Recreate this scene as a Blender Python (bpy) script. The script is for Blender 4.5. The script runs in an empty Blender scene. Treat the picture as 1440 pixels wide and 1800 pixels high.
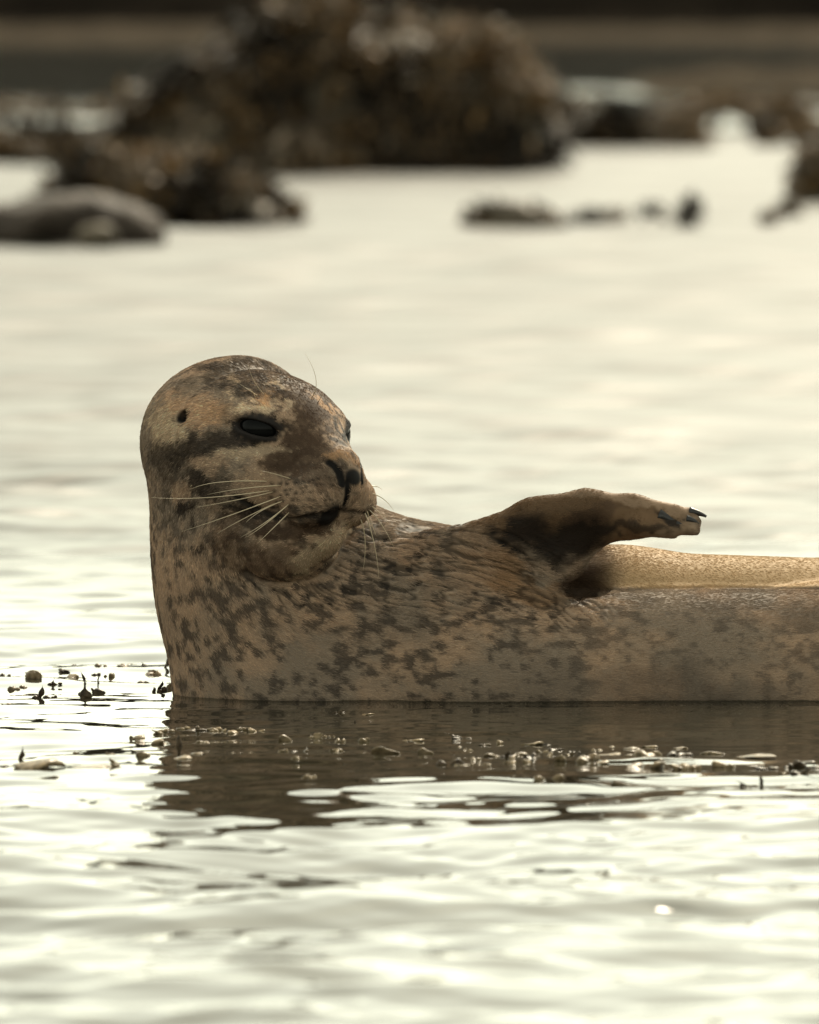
import bpy, math, os
import numpy as np
from mathutils import Vector, Matrix

QUICK = bool(os.environ.get('SEAL_QUICK'))          # coarser body while modelling
rng = np.random.default_rng(7)
scene = bpy.context.scene
col = scene.collection

# ------------------------------------------------------------------ camera, sky, sun, exposure
PW, PH = 1440.0, 1800.0
F = 17280.0                       # focal length in photo pixels (432 mm on a 36 mm wide sensor)
CAM_H = 0.919
CAM = np.array([0.0, -12.0, CAM_H])
PITCH = 0.05787
cam_d = bpy.data.cameras.new('camera')
cam = bpy.data.objects.new('camera', cam_d)
col.objects.link(cam)
cam.location = CAM
cam.rotation_euler = (math.pi / 2 - PITCH, 0, 0)
cam_d.sensor_fit = 'HORIZONTAL'
cam_d.sensor_width = 36.0
cam_d.lens = 36.0 * F / PW
cam_d.clip_start = 0.5
cam_d.clip_end = 2000
cam_d.dof.use_dof = True
cam_d.dof.focus_distance = 11.88
cam_d.dof.aperture_fstop = 10.5
scene.camera = cam

SUN_EL, SUN_AZ = math.radians(43), math.radians(18)      # azimuth measured from +Y towards +X
world = bpy.data.worlds.new('World')
scene.world = world
world.use_nodes = True
wn, wl = world.node_tree.nodes, world.node_tree.links
wn.clear()
sky = wn.new('ShaderNodeTexSky')
sky.sky_type = 'NISHITA'
sky.sun_disc = False
sky.sun_elevation = SUN_EL
sky.sun_rotation = SUN_AZ
sky.air_density = 1.0
sky.dust_density = 1.9
sky.ozone_density = 1.0
hsv = wn.new('ShaderNodeHueSaturation')
hsv.inputs['Saturation'].default_value = 0.22           # thin even cloud: grey cream, hardly any blue
tint = wn.new('ShaderNodeMix')
tint.data_type = 'RGBA'; tint.blend_type = 'MULTIPLY'
tint.inputs['Factor'].default_value = 1.0
tint.inputs['B'].default_value = (1.0, 0.995, 0.775, 1)
bg = wn.new('ShaderNodeBackground')
bg.inputs['Strength'].default_value = 0.085
wo = wn.new('ShaderNodeOutputWorld')
wl.new(sky.outputs[0], hsv.inputs['Color'])
wl.new(hsv.outputs[0], tint.inputs['A'])
wl.new(tint.outputs['Result'], bg.inputs['Color'])
wl.new(bg.outputs[0], wo.inputs['Surface'])

sun_d = bpy.data.lights.new('sun', 'SUN')
sun_d.energy = 1.5
sun_d.angle = math.radians(20)
sun_d.color = (1.0, 0.86, 0.66)
sun = bpy.data.objects.new('sun', sun_d)
col.objects.link(sun)
sdir = Vector((math.sin(SUN_AZ) * math.cos(SUN_EL), math.cos(SUN_AZ) * math.cos(SUN_EL), math.sin(SUN_EL)))
sun.rotation_euler = sdir.to_track_quat('Z', 'Y').to_euler()
sun.location = (3, 20, 12)

scene.view_settings.view_transform = 'Standard'
scene.view_settings.look = 'None'
scene.view_settings.gamma = 1.0
scene.view_settings.exposure = 1.78
scene.render.engine = 'CYCLES'
scene.cycles.max_bounces = 6
scene.cycles.glossy_bounces = 3
scene.cycles.diffuse_bounces = 3
scene.cycles.caustics_reflective = False
scene.cycles.caustics_refractive = False
scene.cycles.sample_clamp_indirect = 4.0
scene.cycles.use_denoising = True
scene.cycles_curves.shape = 'THICK'
scene.cycles_curves.subdivisions = 2

# ------------------------------------------------------------------ helpers
CT, ST = math.cos(PITCH), math.sin(PITCH)


def U(px, py, Y):
    """world point seen at photo pixel (px, py) at depth Y"""
    a = (px - PW / 2) / F
    b = -(py - PH / 2) / F
    d = np.array([a, CT + b * ST, -ST + b * CT])
    t = (Y - CAM[1]) / d[1]
    return CAM + d * t


def W(px, py, z=0.0):
    """world point on the level z seen at photo pixel (px, py)"""
    a = (px - PW / 2) / F
    b = -(py - PH / 2) / F
    d = np.array([a, CT + b * ST, -ST + b * CT])
    return CAM + d * ((z - CAM[2]) / d[2])


def project(P):
    q = P - CAM
    zc = q[..., 1] * CT - q[..., 2] * ST
    yc = q[..., 1] * ST + q[..., 2] * CT
    return PW / 2 + F * q[..., 0] / zc, PH / 2 - F * yc / zc


def hash3(ix, iy, iz, seed):
    h = (ix.astype(np.uint32) * np.uint32(374761393) + iy.astype(np.uint32) * np.uint32(668265263)
         + iz.astype(np.uint32) * np.uint32(2147483647) + np.uint32((seed * 1274126177) & 0xffffffff))
    h = (h ^ (h >> np.uint32(13))) * np.uint32(1274126177)
    h = (h ^ (h >> np.uint32(16))) * np.uint32(2246822519)
    h = h ^ (h >> np.uint32(15))
    return (h & np.uint32(0xffffff)).astype(np.float32) / np.float32(0xffffff)


def noise(P, seed=0):
    """smooth value noise, about -1 .. 1"""
    P = np.asarray(P, dtype=np.float64) + 1000.0
    i = np.floor(P).astype(np.int64)
    f = (P - i).astype(np.float32)
    f = f * f * f * (f * (f * 6 - 15) + 10)
    r = 0
    for dx in (0, 1):
        wx = f[:, 0] if dx else 1 - f[:, 0]
        for dy in (0, 1):
            wy = f[:, 1] if dy else 1 - f[:, 1]
            for dz in (0, 1):
                wz = f[:, 2] if dz else 1 - f[:, 2]
                r = r + wx * wy * wz * hash3(i[:, 0] + dx, i[:, 1] + dy, i[:, 2] + dz, seed)
    return r * 2 - 1


def fbm(P, seed=0, octv=4, gain=0.5):
    a, s, r = 1.0, 0.0, 0
    P = np.asarray(P, dtype=np.float64)
    for k in range(octv):
        r = r + a * noise(P * (2.03 ** k), seed + 17 * k)
        s += a
        a *= gain
    return r / s * 1.5


def smooth(a, b, x):
    t = np.clip((x - a) / (b - a), 0, 1)
    return t * t * (3 - 2 * t)


def mat(name, base=(.5, .5, .5), rough=0.6, spec=0.5, ior=1.45):
    m = bpy.data.materials.new(name)
    m.use_nodes = True
    b = m.node_tree.nodes['Principled BSDF']
    b.inputs['Base Color'].default_value = (*base, 1)
    b.inputs['Roughness'].default_value = rough
    b.inputs['Specular IOR Level'].default_value = spec
    b.inputs['IOR'].default_value = ior
    return m, m.node_tree.nodes, m.node_tree.links, b


def mesh_obj(name, V, Fc, material, parent=None, smooth_shade=True):
    me = bpy.data.meshes.new(name)
    V = np.asarray(V, dtype=np.float32)
    if isinstance(Fc, np.ndarray):
        n, k = Fc.shape
        me.vertices.add(len(V)); me.vertices.foreach_set('co', V.ravel())
        me.loops.add(n * k); me.loops.foreach_set('vertex_index', Fc.ravel().astype(np.int32))
        me.polygons.add(n)
        me.polygons.foreach_set('loop_start', np.arange(0, n * k, k, dtype=np.int32))
        me.polygons.foreach_set('loop_total', np.full(n, k, dtype=np.int32))
        me.update(calc_edges=True)
    else:
        me.from_pydata(V.tolist(), [], Fc)
    if smooth_shade:
        me.polygons.foreach_set('use_smooth', np.ones(len(me.polygons), dtype=bool))
    if material:
        me.materials.append(material)
    me.update()
    o = bpy.data.objects.new(name, me)
    col.objects.link(o)
    if parent:
        o.parent = parent
    return o


def vcol(o, rgb, name='coat'):
    a = o.data.attributes.new(name, 'FLOAT_COLOR', 'POINT')
    rgba = np.ones((len(rgb), 4), dtype=np.float32)
    rgba[:, :3] = rgb
    a.data.foreach_set('color', rgba.ravel())


def tag(o, label=None, cat=None, group=None, kind=None):
    for k, v in (('label', label), ('category', cat), ('group', group), ('kind', kind)):
        if v:
            o[k] = v
    return o


def empty(name, loc):
    o = bpy.data.objects.new(name, None)
    o.location = loc
    o.empty_display_size = 0.05
    col.objects.link(o)
    return o

#@@WATER
# ------------------------------------------------------------------ the water
def axis_x():
    xs = list(np.arange(0, 0.93, 0.006))
    s = 0.006
    while xs[-1] < 220:
        s *= 1.075
        xs.append(xs[-1] + s)
    xs = np.array(xs)
    return np.concatenate([-xs[:0:-1], xs])


def axis_y():
    near = list(np.arange(-4.0, 0.3, 0.0092))
    y = near[-1]
    far = []
    while y < 420:
        d = y + 12
        y += 0.0105 * (d / 12) ** 2.0 if d < 60 else 0.0105 * 25 * (d / 60) ** 1.5
        far.append(y)
    back, y, s = [], near[0], 0.011
    while y > -60:
        s *= 1.12
        y -= s
        back.append(y)
    return np.array(back[::-1] + near + far)


def wave_field(X, Y, dx, dy):
    """height, and the slope variance of the ripples finer than the local mesh"""
    r = np.random.default_rng(21)
    H = np.zeros_like(X)
    lost = np.zeros_like(X)
    nw = 90
    lam = np.exp(np.linspace(math.log(0.045), math.log(2.2), nw))
    for k in range(nw):
        l = lam[k] * r.uniform(0.93, 1.07)
        th = r.normal(-0.10, 0.46 if l < 0.25 else 0.56) + (math.pi if r.random() < 0.28 else 0)      # travel direction from -Y
        kx, ky = 2 * math.pi / l * math.sin(th), 2 * math.pi / l * math.cos(th)
        ph = r.uniform(0, 2 * math.pi)
        slope = 0.0262 * (l / 0.3) ** (0.02 if l < 0.3 else -0.75)
        # each train comes and goes in patches
        q = r.uniform(0, 6.28, 2)
        env = 0.55 + 0.45 * np.sin(X / (l * 5.1) + q[0]) * np.sin(Y / (l * 6.3) + q[1])
        # fades when the mesh is too coarse to carry it
        res = np.maximum(dx * abs(math.sin(th)), dy * abs(math.cos(th)))
        keep = 1 - smooth(l / 5.0, l / 2.8, res)
        phase = kx * X + ky * Y + ph + 0.5 * np.sin(X * 1.3 / l * 0.31 + q[1]) + 0.5 * np.sin(Y / l * 0.27 + q[0])
        H += keep * env * slope * l / (2 * math.pi) * np.sin(phase)
        lost += 0.5 * (1 - keep ** 2) * slope ** 2
    return H, lost


xs, ys = axis_x(), axis_y()
GX, GY = np.meshgrid(xs, ys)
DX = np.broadcast_to(np.gradient(xs)[None, :], GX.shape)
DY = np.broadcast_to(np.gradient(ys)[:, None], GX.shape)
H, lost = wave_field(GX, GY, DX, DY)
# the seal shelters a patch of calm water right around and in front of it
calm = np.exp(-((GX - 0.35) / 0.75) ** 2 - ((GY + 0.78) / 0.56) ** 2)
calm2 = np.exp(-((GX - 0.2) / 0.9) ** 2 - ((GY + 0.05) / 0.35) ** 2)
amp = 1 - 0.74 * np.clip(calm + calm2, 0, 1)
amp *= 1 + 0.55 * smooth(-1.4, -2.4, GY) + 0.70 * smooth(0.8, 4.0, GY)
# sheltered, glassy water under the far shore
shel = GY + 4.0 * np.sin(GX * 0.9 + 1.0) * np.sin(GY * 0.35) + 2.5 * np.sin(GX * 2.3 + GY * 0.8)
amp *= 1 - 0.985 * smooth(27, 48, shel)
H *= amp
VW = np.stack([GX, GY, H], -1).reshape(-1, 3)
ny, nx = GX.shape
idx = np.arange(ny * nx).reshape(ny, nx)
FW = np.stack([idx[:-1, :-1], idx[:-1, 1:], idx[1:, 1:], idx[1:, :-1]], -1).reshape(-1, 4)
m_water, n, l, b = mat('water', (0.020, 0.018, 0.012), 0.03, 0.5, 1.333)
at = n.new('ShaderNodeAttribute'); at.attribute_name = 'ripple_rough'
l.new(at.outputs['Fac'], b.inputs['Roughness'])
water = mesh_obj('water', VW, FW, m_water)
a = water.data.attributes.new('ripple_rough', 'FLOAT', 'POINT')
sig = np.sqrt(lost) * amp
a.data.foreach_set('value', np.clip(np.sqrt(1.2 * sig), 0.02, 0.45).astype(np.float32).ravel())
tag(water, 'pale rippled sea water around the seal and rocks', None, kind='structure')
water_h = H


def water_z(x, y):
    i = int(np.clip(np.searchsorted(ys, y), 0, ny - 1))
    j = int(np.clip(np.searchsorted(xs, x), 0, nx - 1))
    return float(H[i, j])

#@@BACK
def surface_nets(fn, axes, coarse=5):
    axes = [a_[:((len(a_) - 1) // coarse) * coarse + 1] for a_ in axes]
    n = np.array([len(a_) for a_ in axes])
    nc = (n - 1) // coarse + 1
    C = np.stack(np.meshgrid(*[a_[::coarse] for a_ in axes], indexing='ij'), -1).reshape(-1, 3)
    dc = fn(C.astype(np.float32)).reshape(nc)
    ed = [np.diff(a_[::coarse]) for a_ in axes]
    edge = np.maximum(np.maximum(ed[0][:, None, None], ed[1][None, :, None]), ed[2][None, None, :])
    md_ = None
    for dx in (0, 1):
        for dy in (0, 1):
            for dz in (0, 1):
                c = np.abs(dc[dx:nc[0] - 1 + dx, dy:nc[1] - 1 + dy, dz:nc[2] - 1 + dz])
                md_ = c if md_ is None else np.minimum(md_, c)
    nb = md_ < edge * 1.35
    rep = lambda a_: np.repeat(np.repeat(np.repeat(a_, coarse, 0), coarse, 1), coarse, 2)
    fine = np.where(rep(dc)[:n[0], :n[1], :n[2]] < 0, np.float32(-1), np.float32(1))
    m = np.zeros(n, dtype=bool)
    m[:-1, :-1, :-1] = rep(nb)
    I = np.argwhere(m)
    for s in range(0, len(I), 300000):
        J = I[s:s + 300000]
        fine[J[:, 0], J[:, 1], J[:, 2]] = fn(np.stack([axes[k][J[:, k]] for k in range(3)], -1).astype(np.float32))
    neg = fine < 0
    cnt = np.zeros(n - 1, dtype=np.int8)
    for dx in (0, 1):
        for dy in (0, 1):
            for dz in (0, 1):
                cnt += neg[dx:n[0] - 1 + dx, dy:n[1] - 1 + dy, dz:n[2] - 1 + dz]
    cells = np.argwhere((cnt > 0) & (cnt < 8))
    vid = np.full(n - 1, -1, dtype=np.int64)
    vid[cells[:, 0], cells[:, 1], cells[:, 2]] = np.arange(len(cells))
    acc = np.zeros((len(cells), 3)); num = np.zeros(len(cells))
    corners = [(a, b, c) for a in (0, 1) for b in (0, 1) for c in (0, 1)]
    val = {c: fine[cells[:, 0] + c[0], cells[:, 1] + c[1], cells[:, 2] + c[2]] for c in corners}
    for c in corners:
        for ax in range(3):
            if c[ax] == 0:
                c2 = tuple(1 if i == ax else c[i] for i in range(3))
                a, b = val[c], val[c2]
                s = (a < 0) != (b < 0)
                t = np.where(s, a / np.where(s, a - b, 1), 0)
                for k in range(3):
                    acc[:, k] += np.where(s, t if k == ax else c[k], 0)
                num += s
    fr = acc / num[:, None]
    V = np.stack([axes[k][cells[:, k]] * (1 - fr[:, k]) + axes[k][cells[:, k] + 1] * fr[:, k] for k in range(3)], -1)
    quads = []
    for ax in range(3):
        o1, o2 = [(1, 2), (2, 0), (0, 1)][ax]
        sl = [slice(1, n[i] - 1) for i in range(3)]
        sl[ax] = slice(0, n[ax] - 1)
        s2 = list(sl); s2[ax] = slice(1, n[ax])
        a = neg[tuple(sl)]; b = neg[tuple(s2)]
        E = np.argwhere(a != b)
        base = E + np.array([0 if i == ax else 1 for i in range(3)])
        flip = a[E[:, 0], E[:, 1], E[:, 2]]
        e1 = np.zeros(3, int); e1[o1] = 1
        e2 = np.zeros(3, int); e2[o2] = 1
        g = lambda d: vid[base[:, 0] - d[0], base[:, 1] - d[1], base[:, 2] - d[2]]
        q = np.stack([g(e1 + e2), g(e2), g(e1 * 0), g(e1)], -1)
        q = np.where(flip[:, None], q, q[:, ::-1])
        quads.append(q)
    return V, np.concatenate(quads)


def vertex_normals(V, Q4):
    nf = np.cross(V[Q4[:, 2]] - V[Q4[:, 0]], V[Q4[:, 3]] - V[Q4[:, 1]])
    N = np.stack([sum(np.bincount(Q4[:, j], nf[:, k], len(V)) for j in range(4)) for k in range(3)], -1)
    return N / (np.linalg.norm(N, axis=1, keepdims=True) + 1e-15)


def graded(a, b, pieces):
    """axis from a to b; pieces = [(upper limit, step), ...]"""
    out = [a]
    for lim, st in pieces:
        while out[-1] < min(lim, b):
            out.append(out[-1] + st)
    return np.array(out)


# ------------------------------------------------------------------ background: rocks, weed, bars, far shore
PX = 1.0 / 1440.0


def smin(a, b, k):
    h = np.clip(0.5 + 0.5 * (b - a) / k, 0, 1)
    return b + (a - b) * h - k * h * (1 - h)


def ground_mat(name, c0, c1, scale, rough, spec=0.12):
    m, n, l, b = mat(name, c0, rough, spec)
    tc = n.new('ShaderNodeTexCoord')
    nz = n.new('ShaderNodeTexNoise'); nz.inputs['Scale'].default_value = scale; nz.inputs['Detail'].default_value = 8
    cr = n.new('ShaderNodeValToRGB')
    cr.color_ramp.elements[0].position = 0.36; cr.color_ramp.elements[0].color = (*c0, 1)
    cr.color_ramp.elements[1].position = 0.66; cr.color_ramp.elements[1].color = (*c1, 1)
    l.new(tc.outputs['Object'], nz.inputs['Vector']); l.new(nz.outputs['Fac'], cr.inputs['Fac'])
    l.new(cr.outputs['Color'], b.inputs['Base Color'])
    bp = n.new('ShaderNodeBump'); bp.inputs['Strength'].default_value = 0.6; bp.inputs['Distance'].default_value = 0.03
    l.new(nz.outputs['Fac'], bp.inputs['Height']); l.new(bp.outputs['Normal'], b.inputs['Normal'])
    return m


m_rock = ground_mat('dark_wet_rock', (0.038, 0.031, 0.024), (0.16, 0.13, 0.095), 9, 0.5)
m_smooth_rock = ground_mat('brown_smooth_rock', (0.024, 0.018, 0.014), (0.055, 0.042, 0.033), 7, 0.65)
m_sand = ground_mat('shingle', (0.034, 0.028, 0.022), (0.066, 0.054, 0.041), 3, 0.9, 0.0)
m_shore = ground_mat('shore_rock', (0.004, 0.0035, 0.003), (0.011, 0.009, 0.007), 0.8, 0.9, 0.0)
m_weed, n, l, b = mat('rockweed', (0.1, 0.07, 0.03), 0.5, 0.25)
at = n.new('ShaderNodeAttribute'); at.attribute_name = 'coat'
l.new(at.outputs['Color'], b.inputs['Base Color'])


def strips(P, D, L, Wd, cols, parent, name='rockweed', segs=4, droop=1.0, seed=0):
    """many short weed straps from roots P along D, drooping, as one mesh"""
    r = np.random.default_rng(seed)
    n_ = len(P)
    side = np.cross(D, r.normal(0, 1, (n_, 3))); side /= np.linalg.norm(side, axis=1, keepdims=True) + 1e-9
    V = np.empty((n_, segs + 1, 2, 3))
    p, d = P.copy(), D.copy()
    for k in range(segs + 1):
        t = k / segs
        w = Wd * (0.55 + 0.9 * t) * (1.0 if k < segs else 0.25)
        V[:, k, 0] = p - side * w[:, None]; V[:, k, 1] = p + side * w[:, None]
        d = d + np.array([0, 0, -0.55 * droop]) * (1.0 / segs) * 3 * 0.5 + r.normal(0, 0.18, (n_, 3))
        d /= np.linalg.norm(d, axis=1, keepdims=True)
        p = p + d * (L / segs)[:, None]
        p[:, 2] = np.maximum(p[:, 2], 0.006)
    i = np.arange(n_ * (segs + 1) * 2).reshape(n_, segs + 1, 2)
    Fq = np.stack([i[:, :-1, 0], i[:, :-1, 1], i[:, 1:, 1], i[:, 1:, 0]], -1).reshape(-1, 4)
    o = mesh_obj(name, V.reshape(-1, 3), Fq, m_weed)
    vcol(o, np.repeat(cols, (segs + 1) * 2, axis=0))
    o.parent = parent
    o.matrix_parent_inverse = parent.matrix_world.inverted()
    o['kind'] = 'stuff'
    return o


WEED = np.array([[0.012, 0.010, 0.008], [0.022, 0.017, 0.012], [0.045, 0.033, 0.020], [0.095, 0.060, 0.026], [0.075, 0.062, 0.046], [0.15, 0.122, 0.092]])


def boulder(label, base_py, blobs, depth=0.7, rough=0.10, vox=30, weed=0, wl=(0.05, 0.14), material=None, k=30, seed=0, name='weedy_rock', ww=0.008, cat='rock'):
    """rock standing at the water level seen at base_py; blobs = (px, py, half width, half height) in photo pixels"""
    Y0 = W(720, base_py)[1]
    sc = (Y0 + 12) / F                        # metres per photo pixel there
    wid = max(b_[2] for b_ in blobs) * sc * depth
    prims = [(U(b_[0], b_[1], Y0 + min(b_[2] * sc * depth, wid) * (b_[4] if len(b_) > 4 else 1.0)), b_[2] * sc, b_[2] * sc * depth, b_[3] * sc) for b_ in blobs]

    def fn(P):
        d = None
        for c, rx, ry, rz in prims:
            q = (P - c.astype(P.dtype)) / np.array([rx, ry, rz], dtype=P.dtype)
            e = (np.sqrt((q * q).sum(-1)) - 1) * np.float32(min(rx, rz))
            d = e if d is None else smin(d, e, k * sc)
        d = d + (rough * (40 * sc + 0.02) * 3 * fbm(P / (70 * sc), 100 + seed, 4)).astype(P.dtype)
        return np.maximum(d, -0.08 - P[:, 2])
    lo = np.min([c - np.array([rx, ry, rz]) * 1.25 for c, rx, ry, rz in prims], 0)
    hi = np.max([c + np.array([rx, ry, rz]) * 1.25 for c, rx, ry, rz in prims], 0)
    v = sc * vox * 0.33
    ax = [np.arange(lo[i], hi[i] + 6 * v, v) for i in range(2)] + [np.arange(-0.10, hi[2] + 6 * v, v)]
    V, Q4 = surface_nets(fn, ax)
    root = empty(name, (float(V[:, 0].mean()), float(V[:, 1].mean()), 0))
    bpy.context.view_layer.update()
    o = mesh_obj('stone', V, Q4, material or m_rock)
    o.parent = root; o.matrix_parent_inverse = root.matrix_world.inverted()
    tag(root, label, cat)
    if weed:
        r = np.random.default_rng(500 + seed)
        N = vertex_normals(V, Q4)
        ok = np.where((V[:, 2] > 0.01) & (N[:, 1] < 0.6))[0]
        clump = fbm(V[ok] / (60 * sc), 300 + seed, 3)
        pr = np.clip(0.35 + clump, 0.02, None)
        pk = r.choice(ok, weed, p=pr / pr.sum())
        D = N[pk] + r.normal(0, 0.35, (weed, 3)) + np.array([0, 0, 0.15])
        D /= np.linalg.norm(D, axis=1, keepdims=True)
        ci = np.clip((fbm(V[pk] / (75 * sc), 400 + seed, 3) * 0.75 + 0.5 + r.normal(0, 0.13, weed)) * 5.2, 0, 5).astype(int)
        strips(V[pk], D, r.uniform(*wl, weed), r.uniform(0.6, 1.4, weed) * ww, WEED[ci] * np.array([2.35, 2.2, 2.15]) * r.uniform(0.6, 1.3, (weed, 1)), root, seed=seed)
    return root


boulder('large dark boulder shaggy with brown rockweed in the background', 302,
        [(600, 215, 230, 110), (430, 230, 140, 85), (490, 150, 125, 78, 1.3), (570, 105, 85, 72, 1.5), (705, 140, 145, 78, 1.3), (825, 185, 100, 80),
         (780, 250, 130, 60), (330, 250, 95, 55, 1.2), (880, 240, 60, 48)], weed=11000, wl=(0.05, 0.17), rough=0.26, seed=1)
boulder('low rockweed covered rock at left in front of the large boulder', 398,
        [(190, 355, 115, 48), (310, 350, 115, 52), (390, 372, 90, 32), (250, 380, 150, 38), (440, 388, 50, 14)], weed=3500, wl=(0.04, 0.11), rough=0.13, seed=2)
boulder('smooth rounded brown rock at the left edge behind the seal', 430,
        [(60, 410, 170, 62), (150, 405, 95, 58), (225, 420, 45, 30)], material=m_smooth_rock, rough=0.07, seed=3, name='smooth_rock', k=60)
boulder('dark round stone lying against the smooth brown rock at left', 434, [(168, 412, 36, 26)], rough=0.06, vox=14, seed=7, name='round_stone')
boulder('small dark rock with a seaweed tuft standing alone in the bright water', 405,
        [(856, 392, 42, 32), (900, 384, 48, 34), (950, 397, 46, 19)], weed=160, wl=(0.015, 0.035), rough=0.025, vox=12, seed=4, ww=0.005)
boulder('weedy rock cut off by the right edge of the picture', 356,
        [(1445, 330, 42, 34), (1425, 300, 22, 22), (1475, 320, 45, 50)], weed=900, wl=(0.03, 0.09), rough=0.13, vox=16, seed=5)
boulder('stubby upright clump of rockweed in bright water right of small rock', 398,
        [(1207, 385, 15, 20), (1212, 370, 10, 12)], weed=160, wl=(0.02, 0.05), rough=0.1, vox=9, seed=6, name='weed_clump', ww=0.005, cat='seaweed')
for i, (x, y, rx, ry, lab) in enumerate((
        (1035, 392, 34, 7, 'long low strand of weed just right of the small dark rock'), (1075, 391, 16, 8, 'low tuft of weed second right of the small dark rock'),
        (1140, 388, 13, 9, 'small dark tuft of weed left of the stubby upright clump'), (1345, 391, 13, 7, 'small floating tuft of weed farthest right beyond the upright clump'),
        (1382, 378, 10, 9, 'tiny tuft of weed near the rock at the right edge'))):
    boulder(lab, y + 4, [(x, y, rx, ry), (x + rx * 0.5, y - 2, rx * 0.4, ry * 1.1)], weed=70, wl=(0.02, 0.04), rough=0.05, vox=8, seed=10 + i, name='weed_tuft', ww=0.004, cat='seaweed')
boulder('low bank of rockweed right of the large boulder', 262,
        [(1020, 238, 75, 26), (1120, 245, 90, 16), (965, 228, 50, 34), (1080, 225, 50, 20, 1.6)], weed=2500, wl=(0.05, 0.14), rough=0.13, seed=20)
boulder('flat ridge of rockweed out in the water at far right', 236,
        [(1190, 225, 75, 14), (1270, 220, 58, 20), (1340, 228, 55, 9)], weed=1600, wl=(0.05, 0.12), rough=0.12, seed=21)
boulder('thin streak of weed on the water at left, farthest of three', 205,
        [(70, 201, 80, 5), (200, 203, 60, 5)], weed=500, wl=(0.04, 0.1), rough=0.06, vox=14, seed=23, name='weed_ledge', cat='seaweed')
boulder('broken ledge of brown weed beside the left foot of the large boulder', 292,
        [(60, 287, 70, 9), (150, 283, 60, 12), (215, 288, 50, 9)], weed=900, wl=(0.04, 0.1), rough=0.10, vox=18, seed=24, name='weed_ledge', cat='seaweed')
boulder('low dark weed ledge in the water at far left', 262,
        [(40, 256, 90, 10), (150, 250, 70, 9)], weed=900, wl=(0.04, 0.1), rough=0.10, vox=18, seed=22)


def bar(name, label, y0, y1, x0, x1, zmax, material, seed, ny_=60, nx_=240):
    X, Y = np.meshgrid(np.linspace(x0, x1, nx_), np.linspace(y0, y1, ny_))
    P = np.stack([X.ravel(), Y.ravel(), np.zeros(X.size)], -1)
    t = (Y - y0) / (y1 - y0)
    e = np.minimum(smooth(0, 0.25, t), smooth(1, 0.75, t)) * np.minimum(smooth(x0, x0 + 1.2, X), smooth(x1, x1 - 1.2, X))
    Z = -0.05 + e * (zmax + 0.05) + (0.05 * fbm(P / 2.0, seed, 4) + 0.02 * fbm(P / 0.4, seed + 5, 2)).reshape(X.shape) * e
    i = np.arange(X.size).reshape(X.shape)
    Fq = np.stack([i[:-1, :-1], i[:-1, 1:], i[1:, 1:], i[1:, :-1]], -1).reshape(-1, 4)
    return tag(mesh_obj(name, np.stack([X, Y, Z], -1).reshape(-1, 3), Fq, material), label, kind='structure')


boulder('thin streak of weed across the far right water, above the flat ridge', 196,
        [(1330, 192, 90, 6), (1440, 190, 60, 7)], weed=600, wl=(0.04, 0.1), rough=0.07, vox=14, seed=26, name='weed_ledge', cat='seaweed')
boulder('broken weed ledge at far right behind the rock cut off by the edge', 258,
        [(1390, 254, 45, 6), (1450, 250, 40, 9)], weed=500, wl=(0.04, 0.1), rough=0.08, vox=14, seed=27, name='weed_ledge', cat='seaweed')
bar('shingle_bar', 'long pale shingle bar under the far shore', W(0, 80)[1], W(0, 48)[1], -70, 70, 0.04, m_sand, 1)
bar('gravel_bar', 'gravel bar at right beyond the large boulder', W(0, 180)[1], W(0, 128)[1], W(975, 150)[0], 30, 0.08, m_sand, 2)
# the far shore: a dark rocky bank, its top above the frame
X, Y = np.meshgrid(np.linspace(-160, 160, 420), np.linspace(100, 170, 90))
P = np.stack([X.ravel(), Y.ravel(), np.zeros(X.size)], -1)
t = (Y - 104 + 3 * fbm(P / 14, 7, 3).reshape(X.shape))
Z = np.where(t < 0, -0.3, 6.5 * smooth(-1, 17, t) + 2.0 * smooth(20, 60, t)) + (1.0 * fbm(P / 5.0, 8, 4)).reshape(X.shape) * smooth(0, 5, t)
i = np.arange(X.size).reshape(X.shape)
tag(mesh_obj('far_shore', np.stack([X, Y, Z], -1).reshape(-1, 3), np.stack([i[:-1, :-1], i[:-1, 1:], i[1:, 1:], i[1:, :-1]], -1).reshape(-1, 4), m_shore),
    'dark rocky far shore across the water', kind='structure')
#@@SEAL
# ------------------------------------------------------------------ the seal: signed distance sculpt -> one mesh
PX = 1.0 / 1440.0


def unit(v):
    v = np.asarray(v, float)
    return v / np.linalg.norm(v)


# head frame (f forward along the muzzle, l to the seal's near cheek, u up), in photo pixels
YAW, HP, HR = math.radians(39), math.radians(4), math.radians(3.0)
HO = U(517, 757, -132 * PX)
_f = np.array([math.sin(YAW), -math.cos(YAW), 0]); _l = np.array([-math.cos(YAW), -math.sin(YAW), 0]); _u = np.array([0, 0, 1.0])
HF = _f * math.cos(HP) - _u * math.sin(HP)
_u2 = _u * math.cos(HP) + _f * math.sin(HP)
HL = _l * math.cos(HR) + _u2 * math.sin(HR)
HU = _u2 * math.cos(HR) - _l * math.sin(HR)
HM = np.stack([HF, HL, HU])               # rows


def Hp(f, l_, u):
    return HO + (HF * f + HL * l_ + HU * u) * PX


def to_head(P):
    return (P - HO) @ HM.T / PX


def smin(a, b, k):
    h = np.clip(0.5 + 0.5 * (b - a) / k, 0, 1)
    return b + (a - b) * h - k * h * (1 - h)


def smax(a, b, k):
    return -smin(-a, -b, k)


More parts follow.
